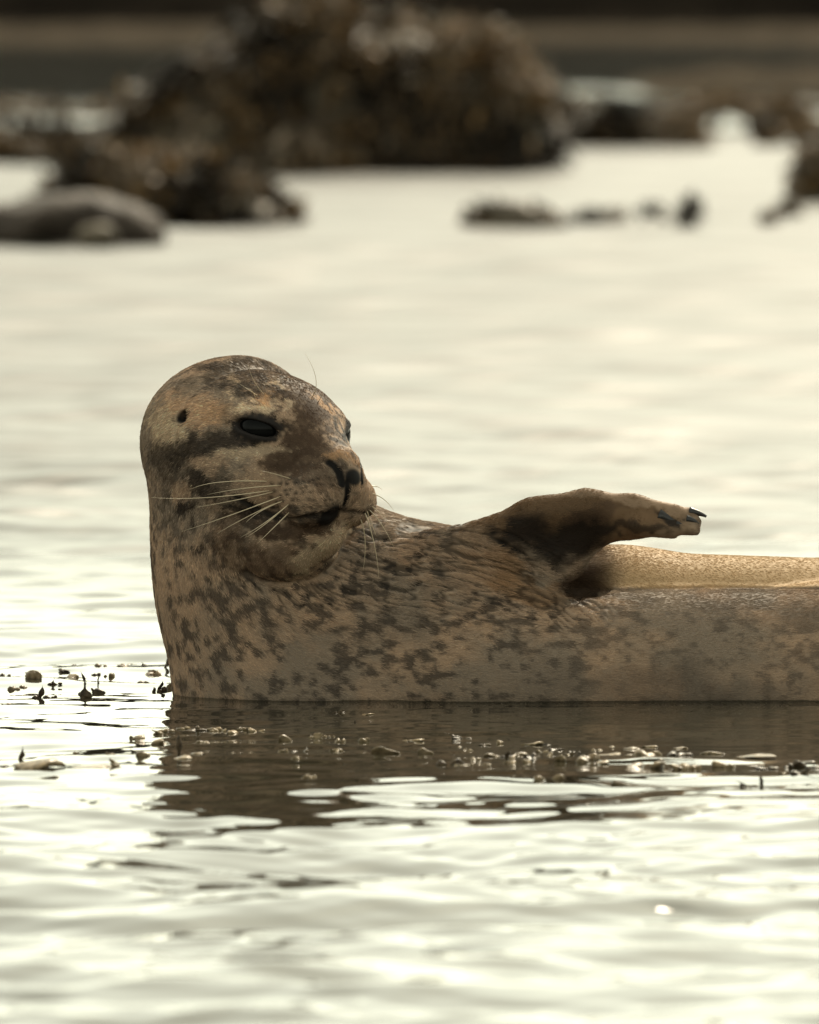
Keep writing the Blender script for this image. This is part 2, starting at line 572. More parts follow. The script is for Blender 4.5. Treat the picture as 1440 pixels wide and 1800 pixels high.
def ell(P, c, r, R=None):
    q = P - np.asarray(c, dtype=P.dtype)
    if R is not None:
        q = q @ np.asarray(R, dtype=P.dtype).T
    r = np.asarray(r, dtype=P.dtype)
    q1 = q / r
    k0 = np.sqrt((q1 * q1).sum(-1)) + 1e-9
    q2 = q1 / r
    k1 = np.sqrt((q2 * q2).sum(-1)) + 1e-9
    return k0 * (k0 - 1) / k1


def cone(P, a, b, ra, rb, flat=None):
    """round cone; flat=(axis, factor) squeezes it along an axis"""
    a = np.asarray(a, dtype=P.dtype); b = np.asarray(b, dtype=P.dtype)
    ba = b - a
    t = np.clip(((P - a) @ ba) / (ba @ ba), 0, 1)
    q = P - a - t[:, None] * ba
    if flat is not None:
        ax, k = flat
        ax = np.asarray(ax, dtype=P.dtype)
        c = q @ ax
        q = q + np.outer(c * (1 / k - 1), ax)
    return np.sqrt((q * q).sum(-1)) - (ra + (rb - ra) * t)


def poly(P, pts, rads, k=None):
    d = None
    for i in range(len(pts) - 1):
        c = cone(P, pts[i], pts[i + 1], rads[i], rads[i + 1])
        d = c if d is None else (smin(d, c, k) if k else np.minimum(d, c))
    return d


def Q(px, py, d):
    return U(px, py, d * PX)


FLIP_AX = unit([0.10, 1.0, 0.25])          # thin direction of the raised flipper


def sd_flipper(P):
    p = PX
    A = [Q(785, 1000, -40), Q(868, 984, -50), Q(948, 938, -60), Q(1032, 912, -66), Q(1110, 908, -72), Q(1178, 914, -78)]
    R = [74 * p, 74 * p, 64 * p, 52 * p, 39 * p, 30 * p]
    fa = None
    for i in range(5):
        c = cone(P, A[i], A[i + 1], R[i], R[i + 1], (FLIP_AX, 0.62))
        fa = c if fa is None else smin(fa, c, 14 * p)
    # web from the arm down to the armpit
    web = cone(P, Q(985, 945, -58), Q(945, 1030, -60), 62 * p, 62 * p, (FLIP_AX, 0.5))
    fa = smin(fa, web, 30 * p)
    # digits
    for tx, ty, td, r0, r1 in ((1216, 903, -74, 22, 11), (1222, 918, -84, 20, 11), (1221, 932, -92, 18, 9.5), (1182, 938, -92, 17, 9)):
        fa = smin(fa, cone(P, Q(1120, 910 + (ty - 910) * .5, td), Q(tx, ty, td), r0 * p, r1 * p), 9 * p)
    # hollow of the palm
    fa = smax(fa, -ell(P, Q(985, 950, -118), np.array([105, 30, 40]) * p), 26 * p)
    return fa


def sd_head(hp):
    h = ell(hp, (-128, 0, -24), (200, 134, 114))
    h = smin(h, ell(hp, (-60, 0, -70), (150, 132, 104)), 40)
    # cheeks
    for s in (-1, 1):
        h = smin(h, ell(hp, (-40, s * 60, -95), (95, 66, 75)), 40)
    h = smin(h, ell(hp, (-62, 0, -8), (120, 104, 88)), 50)
    # forehead to nose
    h = smin(h, cone(hp, (-10, 0, -18), (118, 0, -62), 82, 52), 40)
    # whisker pads
    for s in (-1, 1):
        h = smin(h, ell(hp, (108, s * 39, -108), (62, 51, 49)), 20)
    h = smin(h, ell(hp, (139, 0, -80), (37, 37, 33)), 22)
    # lower jaw and throat
    jaw = cone(hp, (-30, 0, -150), (96, 0, -158), 96, 46)
    jaw = smin(jaw, ell(hp, (-24, 0, -184), (126, 106, 88)), 40)
    h = smin(h, jaw, 12)
    # brows
    for s in (-1, 1):
        h = smin(h, cone(hp, (-42, s * 88, 22), (34, s * 64, 14), 18, 13), 26)
    return h * np.float32(PX)


def sd_base(P):
    """body, neck and head without the carved detail"""
    p = PX
    # --- trunk
    d = cone(P, Q(800, 1205, -22), Q(1500, 1222, -28), 178 * p, 190 * p)
    d = smin(d, cone(P, Q(1500, 1222, -28), Q(2150, 1280, -10), 190 * p, 62 * p), 60 * p)
    sh = ell(P, Q(735, 1160, 14), np.array([250, 175, 232]) * p)
    d = smin(d, sh, 60 * p)
    # --- far flank, rising behind a crease
    fl = cone(P, Q(1085, 1118, 82), Q(1560, 1142, 88), 150 * p, 158 * p)
    fl = smin(fl, cone(P, Q(1560, 1142, 88), Q(2120, 1260, 40), 158 * p, 60 * p), 60 * p)
    fl = smin(fl, cone(P, Q(700, 1130, 100), Q(1085, 1122, 82), 170 * p, 148 * p), 60 * p)
    d = smin(d, fl, 9 * p)
    # --- neck column
    nk = poly(P, [Q(424, 805, 40), Q(450, 930, 42), Q(466, 1030, 34), Q(520, 1300, 0)],
              [np.float32(160 * p), 178 * p, 186 * p, 205 * p], 40 * p)
    d = smin(d, nk, 105 * p)
    # shoulder slope just behind the chin
    d = smin(d, cone(P, Q(560, 1000, 60), Q(760, 1066, 50), 118 * p, 128 * p), 60 * p)
    # --- raised flipper
    fm = (P[:, 0] > -0.08) & (P[:, 0] < 0.42) & (P[:, 2] > 0.06)
    if fm.any():
        d[fm] = smin(d[fm], sd_flipper(P[fm]), 30 * p)
        d[fm] = smax(d[fm], -ell(P[fm], Q(1022, 1040, -50), np.array([46, 40, 20]) * p), 22 * p)
    return d


def sd_joined(P):
    """head flows into the neck behind, but the chin keeps its crease"""
    d = sd_base(P)
    hp = to_head(P).astype(P.dtype)
    m = (np.abs(hp[:, 0] + 90) < 370) & (np.abs(hp[:, 1]) < 260) & (np.abs(hp[:, 2] + 70) < 310)
    if m.any():
        q = hp[m]
        back = smooth(-95, -190, q[:, 0]) * smooth(-330, -150, q[:, 2])
        cheek = smooth(45, 120, q[:, 1]) * smooth(50, -40, q[:, 0])
        d[m] = smin(d[m], sd_head(q), (4 + np.maximum(95 * back, 60 * cheek)).astype(P.dtype) * np.float32(PX))
    return d


def raycast(px, py, fn=None, d0=-0.45, d1=0.4):
    """first surface point under photo pixels (vectorised)"""
    fn = fn or sd_joined
    px = np.atleast_1d(np.asarray(px, float)); py = np.atleast_1d(np.asarray(py, float))
    a = (px - PW / 2) / F; b_ = -(py - PH / 2) / F
    D = np.stack([a, CT + b_ * ST, -ST + b_ * CT], -1)
    t = (d0 - CAM[1]) / D[:, 1]
    for _ in range(70):
        s = fn(CAM + D * t[:, None])
        t = t + np.clip(s, -0.02, 0.03) * 0.85
    return CAM + D * t[:, None]


def grad(fn, P, e=1.2e-3):
    g = np.stack([fn(P + np.eye(3)[i] * e) - fn(P - np.eye(3)[i] * e) for i in range(3)], -1)
    return g / (np.linalg.norm(g, axis=1, keepdims=True) + 1e-12)


# landmarks, found on the surface and mirrored in the head frame where the photo hides them
def lm(pts):
    pts = np.array(pts, float)
    return raycast(pts[:, 0], pts[:, 1])


EYE_N = to_head(lm([(451, 752)]))[0]
EYES = [EYE_N.copy(), EYE_N * np.array([1, -1, 1]) + np.array([12, 9, -6])]
EYE_DIR = []
for s, e in zip((1, -1), EYES):
    EYE_DIR.append(unit([0.62, s * 0.78, 0.10]))
mouth = lm([(606, 899), (585, 900), (560, 904), (535, 910), (511, 913), (488, 909), (465, 900), (445, 890), (427, 881), (413, 874)])
nost_n = lm([(578, 812), (586, 818), (594, 827), (599, 838), (602, 851)])
philtrum = lm([(611, 846), (611, 860), (610, 873), (606, 888)])
ear_h = lm([(322, 731)])[0]
mouth_h, nost_h, phil_h = to_head(mouth), to_head(nost_n), to_head(philtrum)
crease = lm([(432, 1006), (455, 1020), (480, 1027), (510, 1026), (540, 1015), (566, 998), (588, 977), (606, 953), (620, 928)])
flank = lm([(985, 1066), (1010, 1056), (1050, 1044), (1090, 1038), (1150, 1033), (1250, 1031), (1350, 1032), (1450, 1034), (1550, 1038)])


def mirror(pts):
    return pts * np.array([1, -1, 1])


def seg_d(hp, pts):
    d = None
    for i in range(len(pts) - 1):
        c = cone(hp, pts[i], pts[i + 1], 0, 0)
        d = c if d is None else np.minimum(d, c)
    return d


def sd_full(P):
    d = sd_joined(P)
    p = np.float32(PX)
    hp = to_head(P).astype(P.dtype)
    near = (np.abs(hp[:, 0]) < 360) & (np.abs(hp[:, 1]) < 230) & (np.abs(hp[:, 2] + 60) < 260)
    if near.any():
        q = hp[near]
        e = d[near]
        for s in (1, -1):
            ec = EYES[0] if s == 1 else EYES[1]
            ed = EYE_DIR[0] if s == 1 else EYE_DIR[1]
            ax1 = unit(np.cross([0, 0, 1], ed)) * -s          # towards the nose
            ax1 = unit(ax1 + np.array([0, 0, -0.16]))
            ax2 = unit(np.cross(ed, ax1))
            R = np.stack([ax1, ax2, ed])
            # shallow orbit, then the almond opening
            e = smax(e, -ell(q, ec + ed * 12, (60, 38, 22), R) * p, 16 * p)
            # lids: a soft swelling around the ball
            e = smin(e, ell(q, ec - ed * 44, (62, 50, 52), R) * p, 9 * p)
            up = ec + ax2 * 17
            e = smin(e, cone(q, up - ax1 * 32 - ed * 12 - ax2 * 7, up + ax1 * 4 - ed * 3, 6, 8) * p, 7 * p)
            e = smin(e, cone(q, up + ax1 * 4 - ed * 3, up + ax1 * 34 - ax2 * 10 - ed * 10, 8, 6) * p, 7 * p)
            e = smax(e, -ell(q, ec + ed * 4, (43, 12.8, 26), R) * p, 3.5 * p)
            low = ec - ax2 * 20
            e = smin(e, cone(q, low - ax1 * 30 - ed * 14 + ax2 * 4, low + ax1 * 30 - ed * 12 + ax2 * 2, 5, 5) * p, 6 * p)
            # ear pit
        eh = to_head(ear_h[None])[0]
        for s in (1, -1):
            c = eh * np.array([1, s, 1])
            e = smax(e, -ell(q, c, (12, 22, 10.5)) * p, 3 * p)
        # mouth line (both cheeks), nostrils, philtrum
        for m in (mouth_h, mirror(mouth_h)):
            e = smax(e, -(seg_d(q, m) - 4.2) * p, 5 * p)
        e = smax(e, -(cone(q, mouth_h[0] + np.array([4, 2, -7]), mouth_h[2] + np.array([4, 0, -6]), 9.5, 6)) * p, 5 * p)
        for m in (nost_h, mirror(nost_h)):
            e = smax(e, -(seg_d(q, m) - 4.0) * p, 3.5 * p)
        e = smax(e, -(seg_d(q, phil_h) - 3.0) * p, 4 * p)
        d = d.copy()
        d[near] = e
    for line, rad in ((crease, 5.5), (flank, 5.0)):
        a0, a1 = line.min(0) - 0.03, line.max(0) + 0.03
        m = ((P > a0.astype(P.dtype)) & (P < a1.astype(P.dtype))).all(1)
        if m.any():
            d = d.copy()
            d[m] = smax(d[m], -(seg_d(P[m], line.astype(P.dtype)) - np.float32(rad) * p), 6 * p)
    # keep only what stands in and just under the water
    return np.maximum(d, (-0.10 - P[:, 2]).astype(P.dtype))


VOX = 0.004 if QUICK else 0.0021
lo = U(215, 1400, -0.30); hi = U(2260, 600, 0.24)
SV, SF = surface_nets(sd_full, [graded(lo[0], hi[0], [(0.53, VOX), (9, 3.2 * VOX)]),
                                graded(-0.27, 0.25, [(0.045, VOX), (9, 2.6 * VOX)]),
                                graded(-0.115, 0.45, [(-0.008, 3 * VOX), (9, VOX)])])
SN = vertex_normals(SV, SF)
#@@SEALMAT
# the water climbs a little where it wets the body
wv = VW.copy()
sel = np.where((np.abs(wv[:, 0] - 0.1) < 0.6) & (np.abs(wv[:, 1]) < 0.32))[0]
dist = sd_base(wv[sel] * np.array([1, 1, 0.0]))
wv[sel, 2] += 0.0035 * np.exp(-np.maximum(dist, 0) / 0.010)
water.data.vertices.foreach_set('co', wv.astype(np.float32).ravel())
water.data.update()
# ---- coat colours, evaluated at points of the body (same function for skin and for each hair)
TAN = np.array([0.52, 0.352, 0.236]); GREY = np.array([0.325, 0.247, 0.184]); DARK = np.array([0.038, 0.027, 0.021])
BROWN = np.array([0.088, 0.053, 0.034]); ORANGE = np.array([0.50, 0.295, 0.160]); CREAM = np.array([0.70, 0.515, 0.350])
BELLY = np.array([0.47, 0.315, 0.175]); BLACK = np.array([0.018, 0.015, 0.014])
PATCHES = [  # x, y, half width, half height, tilt in degrees, colour, strength (photo pixels on the body)
    (330, 790, 120, 150, 0, GREY, 0.55),
    (450, 665, 105, 38, 8, DARK * 1.1, 0.75), (540, 700, 60, 40, 30, BROWN, 0.75), (560, 700, 45, 50, 40, BROWN, 0.80), (540, 745, 46, 60, 20, BROWN, 0.85),
    (545, 790, 60, 34, 15, BROWN, 0.80), (495, 812, 50, 24, 8, BROWN, 0.9),
    (345, 722, 60, 34, 10, TAN * np.array([1.3, 1.22, 1.15]), 0.85), (296, 755, 36, 48, 0, CREAM * 1.0, 0.85), (390, 730, 40, 22, 10, ORANGE * 0.9, 0.5),
    (375, 778, 85, 20, -8, DARK, 0.85), (300, 800, 40, 24, 20, DARK, 0.7),
    (435, 796, 75, 13, -5, CREAM * 0.9, 0.65), (372, 812, 34, 20, 10, TAN, 0.7),
    (345, 845, 22, 24, 0, DARK, 0.85), (366, 868, 18, 20, 0, DARK, 0.6), (326, 888, 13, 13, 0, DARK, 0.9), (292, 876, 9, 18, 0, DARK, 0.6),
    (318, 860, 18, 20, 0, TAN, 0.9), (300, 835, 16, 26, 10, DARK, 0.6),
    (385, 855, 30, 30, 0, DARK, 0.55),
    (455, 845, 50, 20, 10, TAN * 0.95, 0.6), (520, 872, 85, 30, 0, TAN * 0.92, 0.85), (560, 840, 50, 18, 10, BROWN * 1.4, 0.6), (635, 870, 22, 34, 0, TAN * 0.9, 0.8),
    (425, 887, 26, 18, 25, BLACK, 0.8), (445, 918, 45, 24, 20, DARK, 0.85), (505, 930, 60, 20, -3, BROWN, 0.85), (400, 930, 30, 40, 0, BROWN, 0.6),
    (420, 965, 40, 30, 0, BROWN, 0.5), (560, 928, 45, 14, -8, BROWN, 0.8), (350, 960, 10, 10, 0, DARK, 0.85), (345, 915, 9, 10, 0, DARK, 0.7),
    (480, 985, 60, 30, -15, BROWN * 2.0, 0.6), (564, 966, 72, 17, -42, CREAM * 0.95, 0.95),  # cream patch paints bounced light along the chin's lower edge
    (455, 714, 52, 10, -9, CREAM * 1.1, 0.9), (470, 703, 18, 10, -20, ORANGE * 1.15, 0.9), (570, 712, 34, 6, 35, ORANGE * 1.1, 0.9),
    (486, 675, 16, 6, 40, CREAM * 0.8, 0.8), (402, 692, 14, 6, 30, CREAM * 0.8, 0.8), (412, 662, 9, 12, 0, CREAM * 0.65, 0.7), (356, 700, 14, 7, -20, TAN, 0.6),
    (600, 802, 30, 7, 15, ORANGE, 0.75), (640, 822, 12, 10, 40, ORANGE * 0.9, 0.7),
    (453, 752, 50, 26, 4, DARK, 0.95), (455, 772, 45, 9, 0, BLACK * 2, 0.7),
    (601, 764, 11, 26, -18, BLACK * 1.4, 0.9), (590, 742, 8, 14, -30, DARK, 0.6),
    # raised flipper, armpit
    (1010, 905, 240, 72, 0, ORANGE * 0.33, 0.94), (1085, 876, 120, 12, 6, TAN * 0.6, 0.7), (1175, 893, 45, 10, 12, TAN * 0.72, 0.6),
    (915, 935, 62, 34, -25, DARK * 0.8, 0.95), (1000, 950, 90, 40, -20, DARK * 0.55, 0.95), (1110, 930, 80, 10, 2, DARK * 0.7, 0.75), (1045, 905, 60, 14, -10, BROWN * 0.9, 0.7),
    (1035, 1025, 60, 34, -25, BROWN * 0.7, 0.9), (870, 1000, 60, 40, 20, ORANGE * 0.72, 0.75), (930, 1040, 70, 26, 15, ORANGE * 0.75, 0.7), (820, 985, 50, 60, 0, TAN, 0.6),  # brown patch puts the armpit hollow's shade into the coat
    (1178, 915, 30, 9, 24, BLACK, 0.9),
]


def coat(P):
    px, py = project(P)
    w = fbm(P / 0.016, 3, 3)
    w2 = fbm(P / 0.016 + 50, 4, 3)
    qx, qy = px + 16 * w, py + 12 * w2
    rag = 0.30 * fbm(P / 0.0045, 23, 2) * smooth(760, 660, px)          # ragged, hair by hair edges on the head
    big = fbm(P / 0.12, 5, 3)
    base = GREY + (TAN - GREY) * smooth(-0.3, 0.9, big + 0.35 * fbm(P / 0.02, 6, 2))[:, None]
    # dark mottles
    sp = fbm(P * np.array([1, 1, 1.12]) / 0.0098, 9, 3, 0.45)
    sp2 = fbm(P * np.array([1, 1, 0.8]) / 0.045, 11, 3, 0.5)
    k = smooth(0.04, 0.46, sp + 0.33 * sp2 + 0.15 * big) * 0.79
    soft = smooth(820, 1120, px)
    lowk = smooth(-0.2, 0.5, fbm(P * np.array([0.7, 1, 1.2]) / 0.075, 13, 3))
    k = np.maximum(k * (1 - 0.35 * soft), 0.42 * lowk * soft)
    c = base + (np.array([0.066, 0.051, 0.042]) - base) * k[:, None]
    # paler lower neck edge, darker chest
    hpv = to_head(P)
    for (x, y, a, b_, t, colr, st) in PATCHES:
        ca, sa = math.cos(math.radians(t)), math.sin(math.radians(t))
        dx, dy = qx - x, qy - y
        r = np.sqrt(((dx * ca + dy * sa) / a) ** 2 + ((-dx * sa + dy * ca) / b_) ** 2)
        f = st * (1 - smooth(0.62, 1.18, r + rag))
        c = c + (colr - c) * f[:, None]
    # light flecks in the dark cap and on the bridge of the nose
    cap = np.exp(-((px - 470) / 130) ** 2 - ((py - 690) / 60) ** 2)
    fl = smooth(0.45, 0.85, fbm(P / 0.006, 15, 2)) * cap * 0.55
    c = c + (TAN - c) * fl[:, None]
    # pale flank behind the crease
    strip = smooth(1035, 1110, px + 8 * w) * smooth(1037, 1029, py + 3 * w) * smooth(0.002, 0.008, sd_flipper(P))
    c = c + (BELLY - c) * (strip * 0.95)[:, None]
    # bare skin: eye rims, nostrils, mouth; shade inside ear pit and gape painted black
    for e, big_ in zip(EYES, (1.0, 1.2)):
        r = np.linalg.norm((hpv - e) / (np.array([49, 49, 25]) * big_), axis=1)
        f = 1 - smooth(0.75, 1.12, r + 0.12 * w)
        c = c + (BLACK * 1.9 - c) * (0.92 * f)[:, None]
    eh = to_head(ear_h[None])[0]
    for s in (1, -1):
        r = np.linalg.norm((hpv - eh * np.array([1, s, 1])) * np.array([1, 0.5, 1]), axis=1)
        c = c + (BLACK * 0.8 - c) * (1 - smooth(12, 18, r + 3 * w))[:, None]
    nd = np.minimum(seg_d(hpv, nost_h), seg_d(hpv, mirror(nost_h)))
    pad = np.linalg.norm((hpv - np.array([150, 0, -63])) / np.array([60, 23, 19]), axis=1)
    f = np.maximum(1 - smooth(4.5, 9, nd + 2 * w), 1 - smooth(0.7, 1.1, pad))
    f = np.maximum(f, 1 - smooth(3, 8, seg_d(hpv, phil_h)))
    md = np.minimum(seg_d(hpv, mouth_h), seg_d(hpv, mirror(mouth_h)))
    f = np.maximum(f, (1 - smooth(3, 9, md + 1.5 * w)) * 0.9)
    gape = np.minimum(np.linalg.norm(hpv - (mouth_h[0] + mouth_h[2]) / 2 + np.array([0, 0, 6]), axis=1), 999)
    f = np.maximum(f, 1 - smooth(20, 34, gape))
    c = c + (BLACK * 0.8 - c) * f[:, None]
    # rows of whisker pits
    pit = 0
    for i in range(5):
        for j in range(8):
            hx, hy = 478 + j * 14 + (i % 2) * 7 + 3 * math.sin(i * 5 + j * 3), 850 + i * 11 - j * 1.0 + 2.5 * math.sin(j * 7 + i)
            pit = np.maximum(pit, np.exp(-(((px - hx) / 4.2) ** 2 + ((py - hy) / 3.0) ** 2)))
    pit = pit * (hpv[:, 0] > 40) * (py < 905)
    c = c + (DARK * 0.7 - c) * (pit * 0.95)[:, None]
    # soaked rim just above the water
    c = c * (1 - 0.30 * smooth(0.010, 0.001, P[:, 2] + 0.004 * w))[:, None]
    return np.clip(c, 0.006, 0.8)


# ---- lie of the fur: from the nose over the head, down the neck and along the trunk
SP = np.array([Q(620, 850, -240), Q(520, 780, -160), Q(400, 760, -20), Q(330, 860, 30), Q(330, 1010, 20), Q(420, 1130, 0), Q(600, 1130, -10),
               Q(800, 1170, -20), Q(1100, 1200, -20), Q(2200, 1270, -10)])
ST_ = np.gradient(SP, axis=0)
ST_ /= np.linalg.norm(ST_, axis=1, keepdims=True)


def flow(P, N):
    px, py = project(P)
    acc = np.zeros_like(P)
    for i in range(len(SP) - 1):
        for t in (0.0, 0.25, 0.5, 0.75):
            p = SP[i] * (1 - t) + SP[i + 1] * t
            v = unit(ST_[i] * (1 - t) + ST_[i + 1] * t)
            w = 1 / (((P - p) ** 2).sum(1) + 0.0025) ** 1.6
            acc += w[:, None] * v
    acc /= np.linalg.norm(acc, axis=1, keepdims=True) + 1e-12
    # shoulder: the coat sweeps from the chin down to the right
    w = np.exp(-((px - 760) / 170) ** 2 - ((py - 1010) / 110) ** 2)
    acc = acc * (1 - w)[:, None] + w[:, None] * unit([0.86, 0, -0.42])
    # flipper: along the digits; armpit: combed down to the right
    w = smooth(840, 900, px) * smooth(1000, 960, py) * smooth(1260, 1240, px)
    acc = acc * (1 - w)[:, None] + w[:, None] * unit([1.0, 0, 0.12])
    # pale flank: short strokes falling over the crease
    w = smooth(1040, 1090, px) * smooth(1040, 1028, py) * smooth(0.002, 0.008, sd_flipper(P))
    acc = acc * (1 - w)[:, None] + w[:, None] * unit([0.9, -0.25, -0.42])
    wob = np.stack([noise(P / 0.011, 31), noise(P / 0.011, 32), noise(P / 0.011, 33)], -1)
    acc = acc + (0.10 * (1 - 0.85 * smooth(950, 1060, px)))[:, None] * wob
    acc -= (acc * N).sum(1, keepdims=True) * N
    return acc / (np.linalg.norm(acc, axis=1, keepdims=True) + 1e-9)


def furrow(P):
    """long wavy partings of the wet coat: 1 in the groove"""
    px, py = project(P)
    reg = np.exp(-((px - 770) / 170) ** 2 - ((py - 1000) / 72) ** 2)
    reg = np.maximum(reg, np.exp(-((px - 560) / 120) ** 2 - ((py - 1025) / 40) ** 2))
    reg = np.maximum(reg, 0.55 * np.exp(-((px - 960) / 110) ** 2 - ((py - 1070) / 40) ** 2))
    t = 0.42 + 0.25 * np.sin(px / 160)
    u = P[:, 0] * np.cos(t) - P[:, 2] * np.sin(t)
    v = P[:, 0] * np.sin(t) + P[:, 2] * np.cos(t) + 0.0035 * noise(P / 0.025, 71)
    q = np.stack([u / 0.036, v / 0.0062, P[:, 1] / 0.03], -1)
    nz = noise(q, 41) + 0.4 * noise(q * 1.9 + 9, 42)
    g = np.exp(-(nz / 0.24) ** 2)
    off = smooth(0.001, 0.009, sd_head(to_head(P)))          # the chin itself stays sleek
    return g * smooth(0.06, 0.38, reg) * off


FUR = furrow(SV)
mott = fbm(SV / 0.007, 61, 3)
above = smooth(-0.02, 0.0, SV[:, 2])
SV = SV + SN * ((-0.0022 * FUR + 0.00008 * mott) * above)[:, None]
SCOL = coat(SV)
m_seal, n, l, b = mat('wet_hide', (0.22, 0.18, 0.13), 0.55, 0.10)
at = n.new('ShaderNodeAttribute'); at.attribute_name = 'coat'
l.new(at.outputs['Color'], b.inputs['Base Color'])
seal = empty('harbor_seal', tuple(Q(800, 1240, 0) * np.array([1, 1, 0])))
tag(seal, 'spotted grey brown seal lying in shallow water with head turned and flipper raised', 'seal')
bpy.context.view_layer.update()


def adopt(o, parent=None):
    p = parent or seal
    o.parent = p
    o.matrix_parent_inverse = p.matrix_world.inverted()
    return o


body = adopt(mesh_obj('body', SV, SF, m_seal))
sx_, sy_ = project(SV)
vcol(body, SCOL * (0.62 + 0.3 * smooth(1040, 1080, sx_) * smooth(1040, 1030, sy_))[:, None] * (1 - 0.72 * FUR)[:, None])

# ---- fur strands
NF = 60000 if QUICK else 420000
tri = np.concatenate([SF[:, [0, 1, 2]], SF[:, [0, 2, 3]]])
pa, pb, pc = SV[tri[:, 0]], SV[tri[:, 1]], SV[tri[:, 2]]
nrm = np.cross(pb - pa, pc - pa)
area = np.linalg.norm(nrm, axis=1) * 0.5
cen = (pa + pb + pc) / 3
nrm /= np.linalg.norm(nrm, axis=1, keepdims=True) + 1e-15
cpx, cpy = project(cen)
wgt = area * (cen[:, 2] > -0.012) * np.where(nrm[:, 1] < 0.35, 1.0, 0.30) * (1 + 1.6 * smooth(1030, 1060, cpx) * smooth(1045, 1035, cpy) * (nrm[:, 1] < 0.8)) * np.where(cpx > 1500, 0.15, 1.0)
hc = to_head(cen)
wgt = wgt * (1 + 1.0 * np.exp(-((hc / 260) ** 2).sum(1)))
for e in EYES:
    wgt = wgt * smooth(30, 44, np.linalg.norm((hc - e) * np.array([1, 1, 1.6]), axis=1))
pick = rng.choice(len(tri), NF, p=wgt / wgt.sum())
r1, r2 = np.sqrt(rng.random(NF)), rng.random(NF)
RP = (1 - r1)[:, None] * pa[pick] + (r1 * (1 - r2))[:, None] * pb[pick] + (r1 * r2)[:, None] * pc[pick]
RN = (1 - r1)[:, None] * SN[tri[pick, 0]] + (r1 * (1 - r2))[:, None] * SN[tri[pick, 1]] + (r1 * r2)[:, None] * SN[tri[pick, 2]]
RN /= np.linalg.norm(RN, axis=1, keepdims=True)
hr = to_head(RP)
nd = np.minimum(np.minimum(seg_d(hr, nost_h), seg_d(hr, mirror(nost_h))), seg_d(hr, phil_h))
md = np.minimum(seg_d(hr, mouth_h), seg_d(hr, mirror(mouth_h)))
gap_ = np.linalg.norm(hr - (mouth_h[0] + mouth_h[2]) / 2 + np.array([0, 0, 6]), axis=1)
cre_ = np.minimum(seg_d(RP, crease), seg_d(RP, flank)) / PX
eh = to_head(ear_h[None])[0]
ed_ = np.minimum(np.linalg.norm(hr - eh, axis=1), np.linalg.norm(hr - mirror(eh), axis=1))
pad_ = np.linalg.norm((hr - np.array([150, 0, -63])) / np.array([60, 23, 19]), axis=1)
keep = (nd > 6) & (pad_ > 1.0) & (ed_ > 15) & (md > 4.5) & (gap_ > 20) & (cre_ > 2.5) & (rng.random(NF) > 0.93 * furrow(RP))
RP, RN, hr = RP[keep], RN[keep], hr[keep]
n_ = len(RP)
T = flow(RP, RN)
side = np.cross(RN, T)
fpx, fpy = project(RP)
shag = np.exp(-((fpx - 760) / 230) ** 2 - ((fpy - 1010) / 90) ** 2) + 0.35 * np.exp(-((hr[:, 0] + 100) / 200) ** 2)
cl = (noise(RP / 0.0042, 51) * 0.5 + noise(RP / 0.009, 52) * 0.3) * (0.10 * (1 - smooth(950, 1060, fpx)) + 0.6 * np.clip(shag, 0, 1))
T = T + side * (cl + rng.normal(0, 0.13, n_))[:, None]
T /= np.linalg.norm(T, axis=1, keepdims=True)
fpx, fpy = project(RP)
facef = np.exp(-((hr[:, 0] - 80) / 110) ** 2) * (np.abs(hr[:, 1]) < 170) * smooth(-330, -250, hr[:, 2])
L = 0.0062 * (1 - 0.5 * facef)
L *= 1 + 0.55 * np.exp(-((fpx - 720) / 260) ** 2 - ((fpy - 1020) / 90) ** 2)
L *= 1 - 0.25 * smooth(880, 930, fpx) * smooth(980, 940, fpy)
L *= 1 - 0.35 * smooth(1030, 1080, fpx) * smooth(1040, 1030, fpy)
L *= rng.uniform(0.6, 1.3, n_)
lift = np.clip(rng.normal(0.14, 0.05, n_), 0.03, 0.5) * (1 + 0.6 * np.clip(shag, 0, 1))
pts = np.empty((n_, 4, 3))
for k, t in enumerate((0, 0.34, 0.68, 1.0)):
    up = lift * (t - 0.42 * t * t)
    pts[:, k] = RP - RN * 0.0004 + (T * t + RN * up[:, None]) * L[:, None]
# wet strands cling to their lock: none lies across a parting
ok = rng.random(n_) > 0.95 * np.maximum(furrow(pts[:, 1]), furrow(pts[:, 3]))
pts, RP, n_ = pts[ok], RP[ok], int(ok.sum())
hc_ = bpy.data.hair_curves.new('fur')
hc_.add_curves([4] * n_)
hc_.attributes['position'].data.foreach_set('vector', pts.astype(np.float32).ravel())
ra = hc_.attributes.new('radius', 'FLOAT', 'POINT')
r0 = np.array([0.00021, 0.00021, 0.00016, 0.00003])[None, :] * rng.uniform(0.7, 1.25, n_)[:, None]
ra.data.foreach_set('value', r0.astype(np.float32).ravel())
T = T[ok]; side = np.cross(RN[ok], T)
hv_ = np.clip(np.exp(-(((to_head(RP) + np.array([60, 0, 80])) / np.array([260, 220, 200])) ** 2).sum(1)) * 1.3, 0, 1)
lk = RP + T * rng.normal(0, 0.0025, n_)[:, None] + side * rng.normal(0, 0.0012, n_)[:, None]
tone = np.exp(rng.normal(0, 1, n_) * (0.10 + 0.26 * hv_) + 0.42 * hv_ * noise(RP / 0.0030, 91))
rc = np.clip(coat(lk) * tone[:, None], 0.005, 0.85)
ca_ = hc_.attributes.new('coat', 'FLOAT_COLOR', 'CURVE')
rgba = np.ones((n_, 4), np.float32); rgba[:, :3] = rc
ca_.data.foreach_set('color', rgba.ravel())
m_fur, n, l, b = mat('fur_hair', (0.3, 0.24, 0.17), 0.7, 0.06)
at = n.new('ShaderNodeAttribute'); at.attribute_name = 'coat'
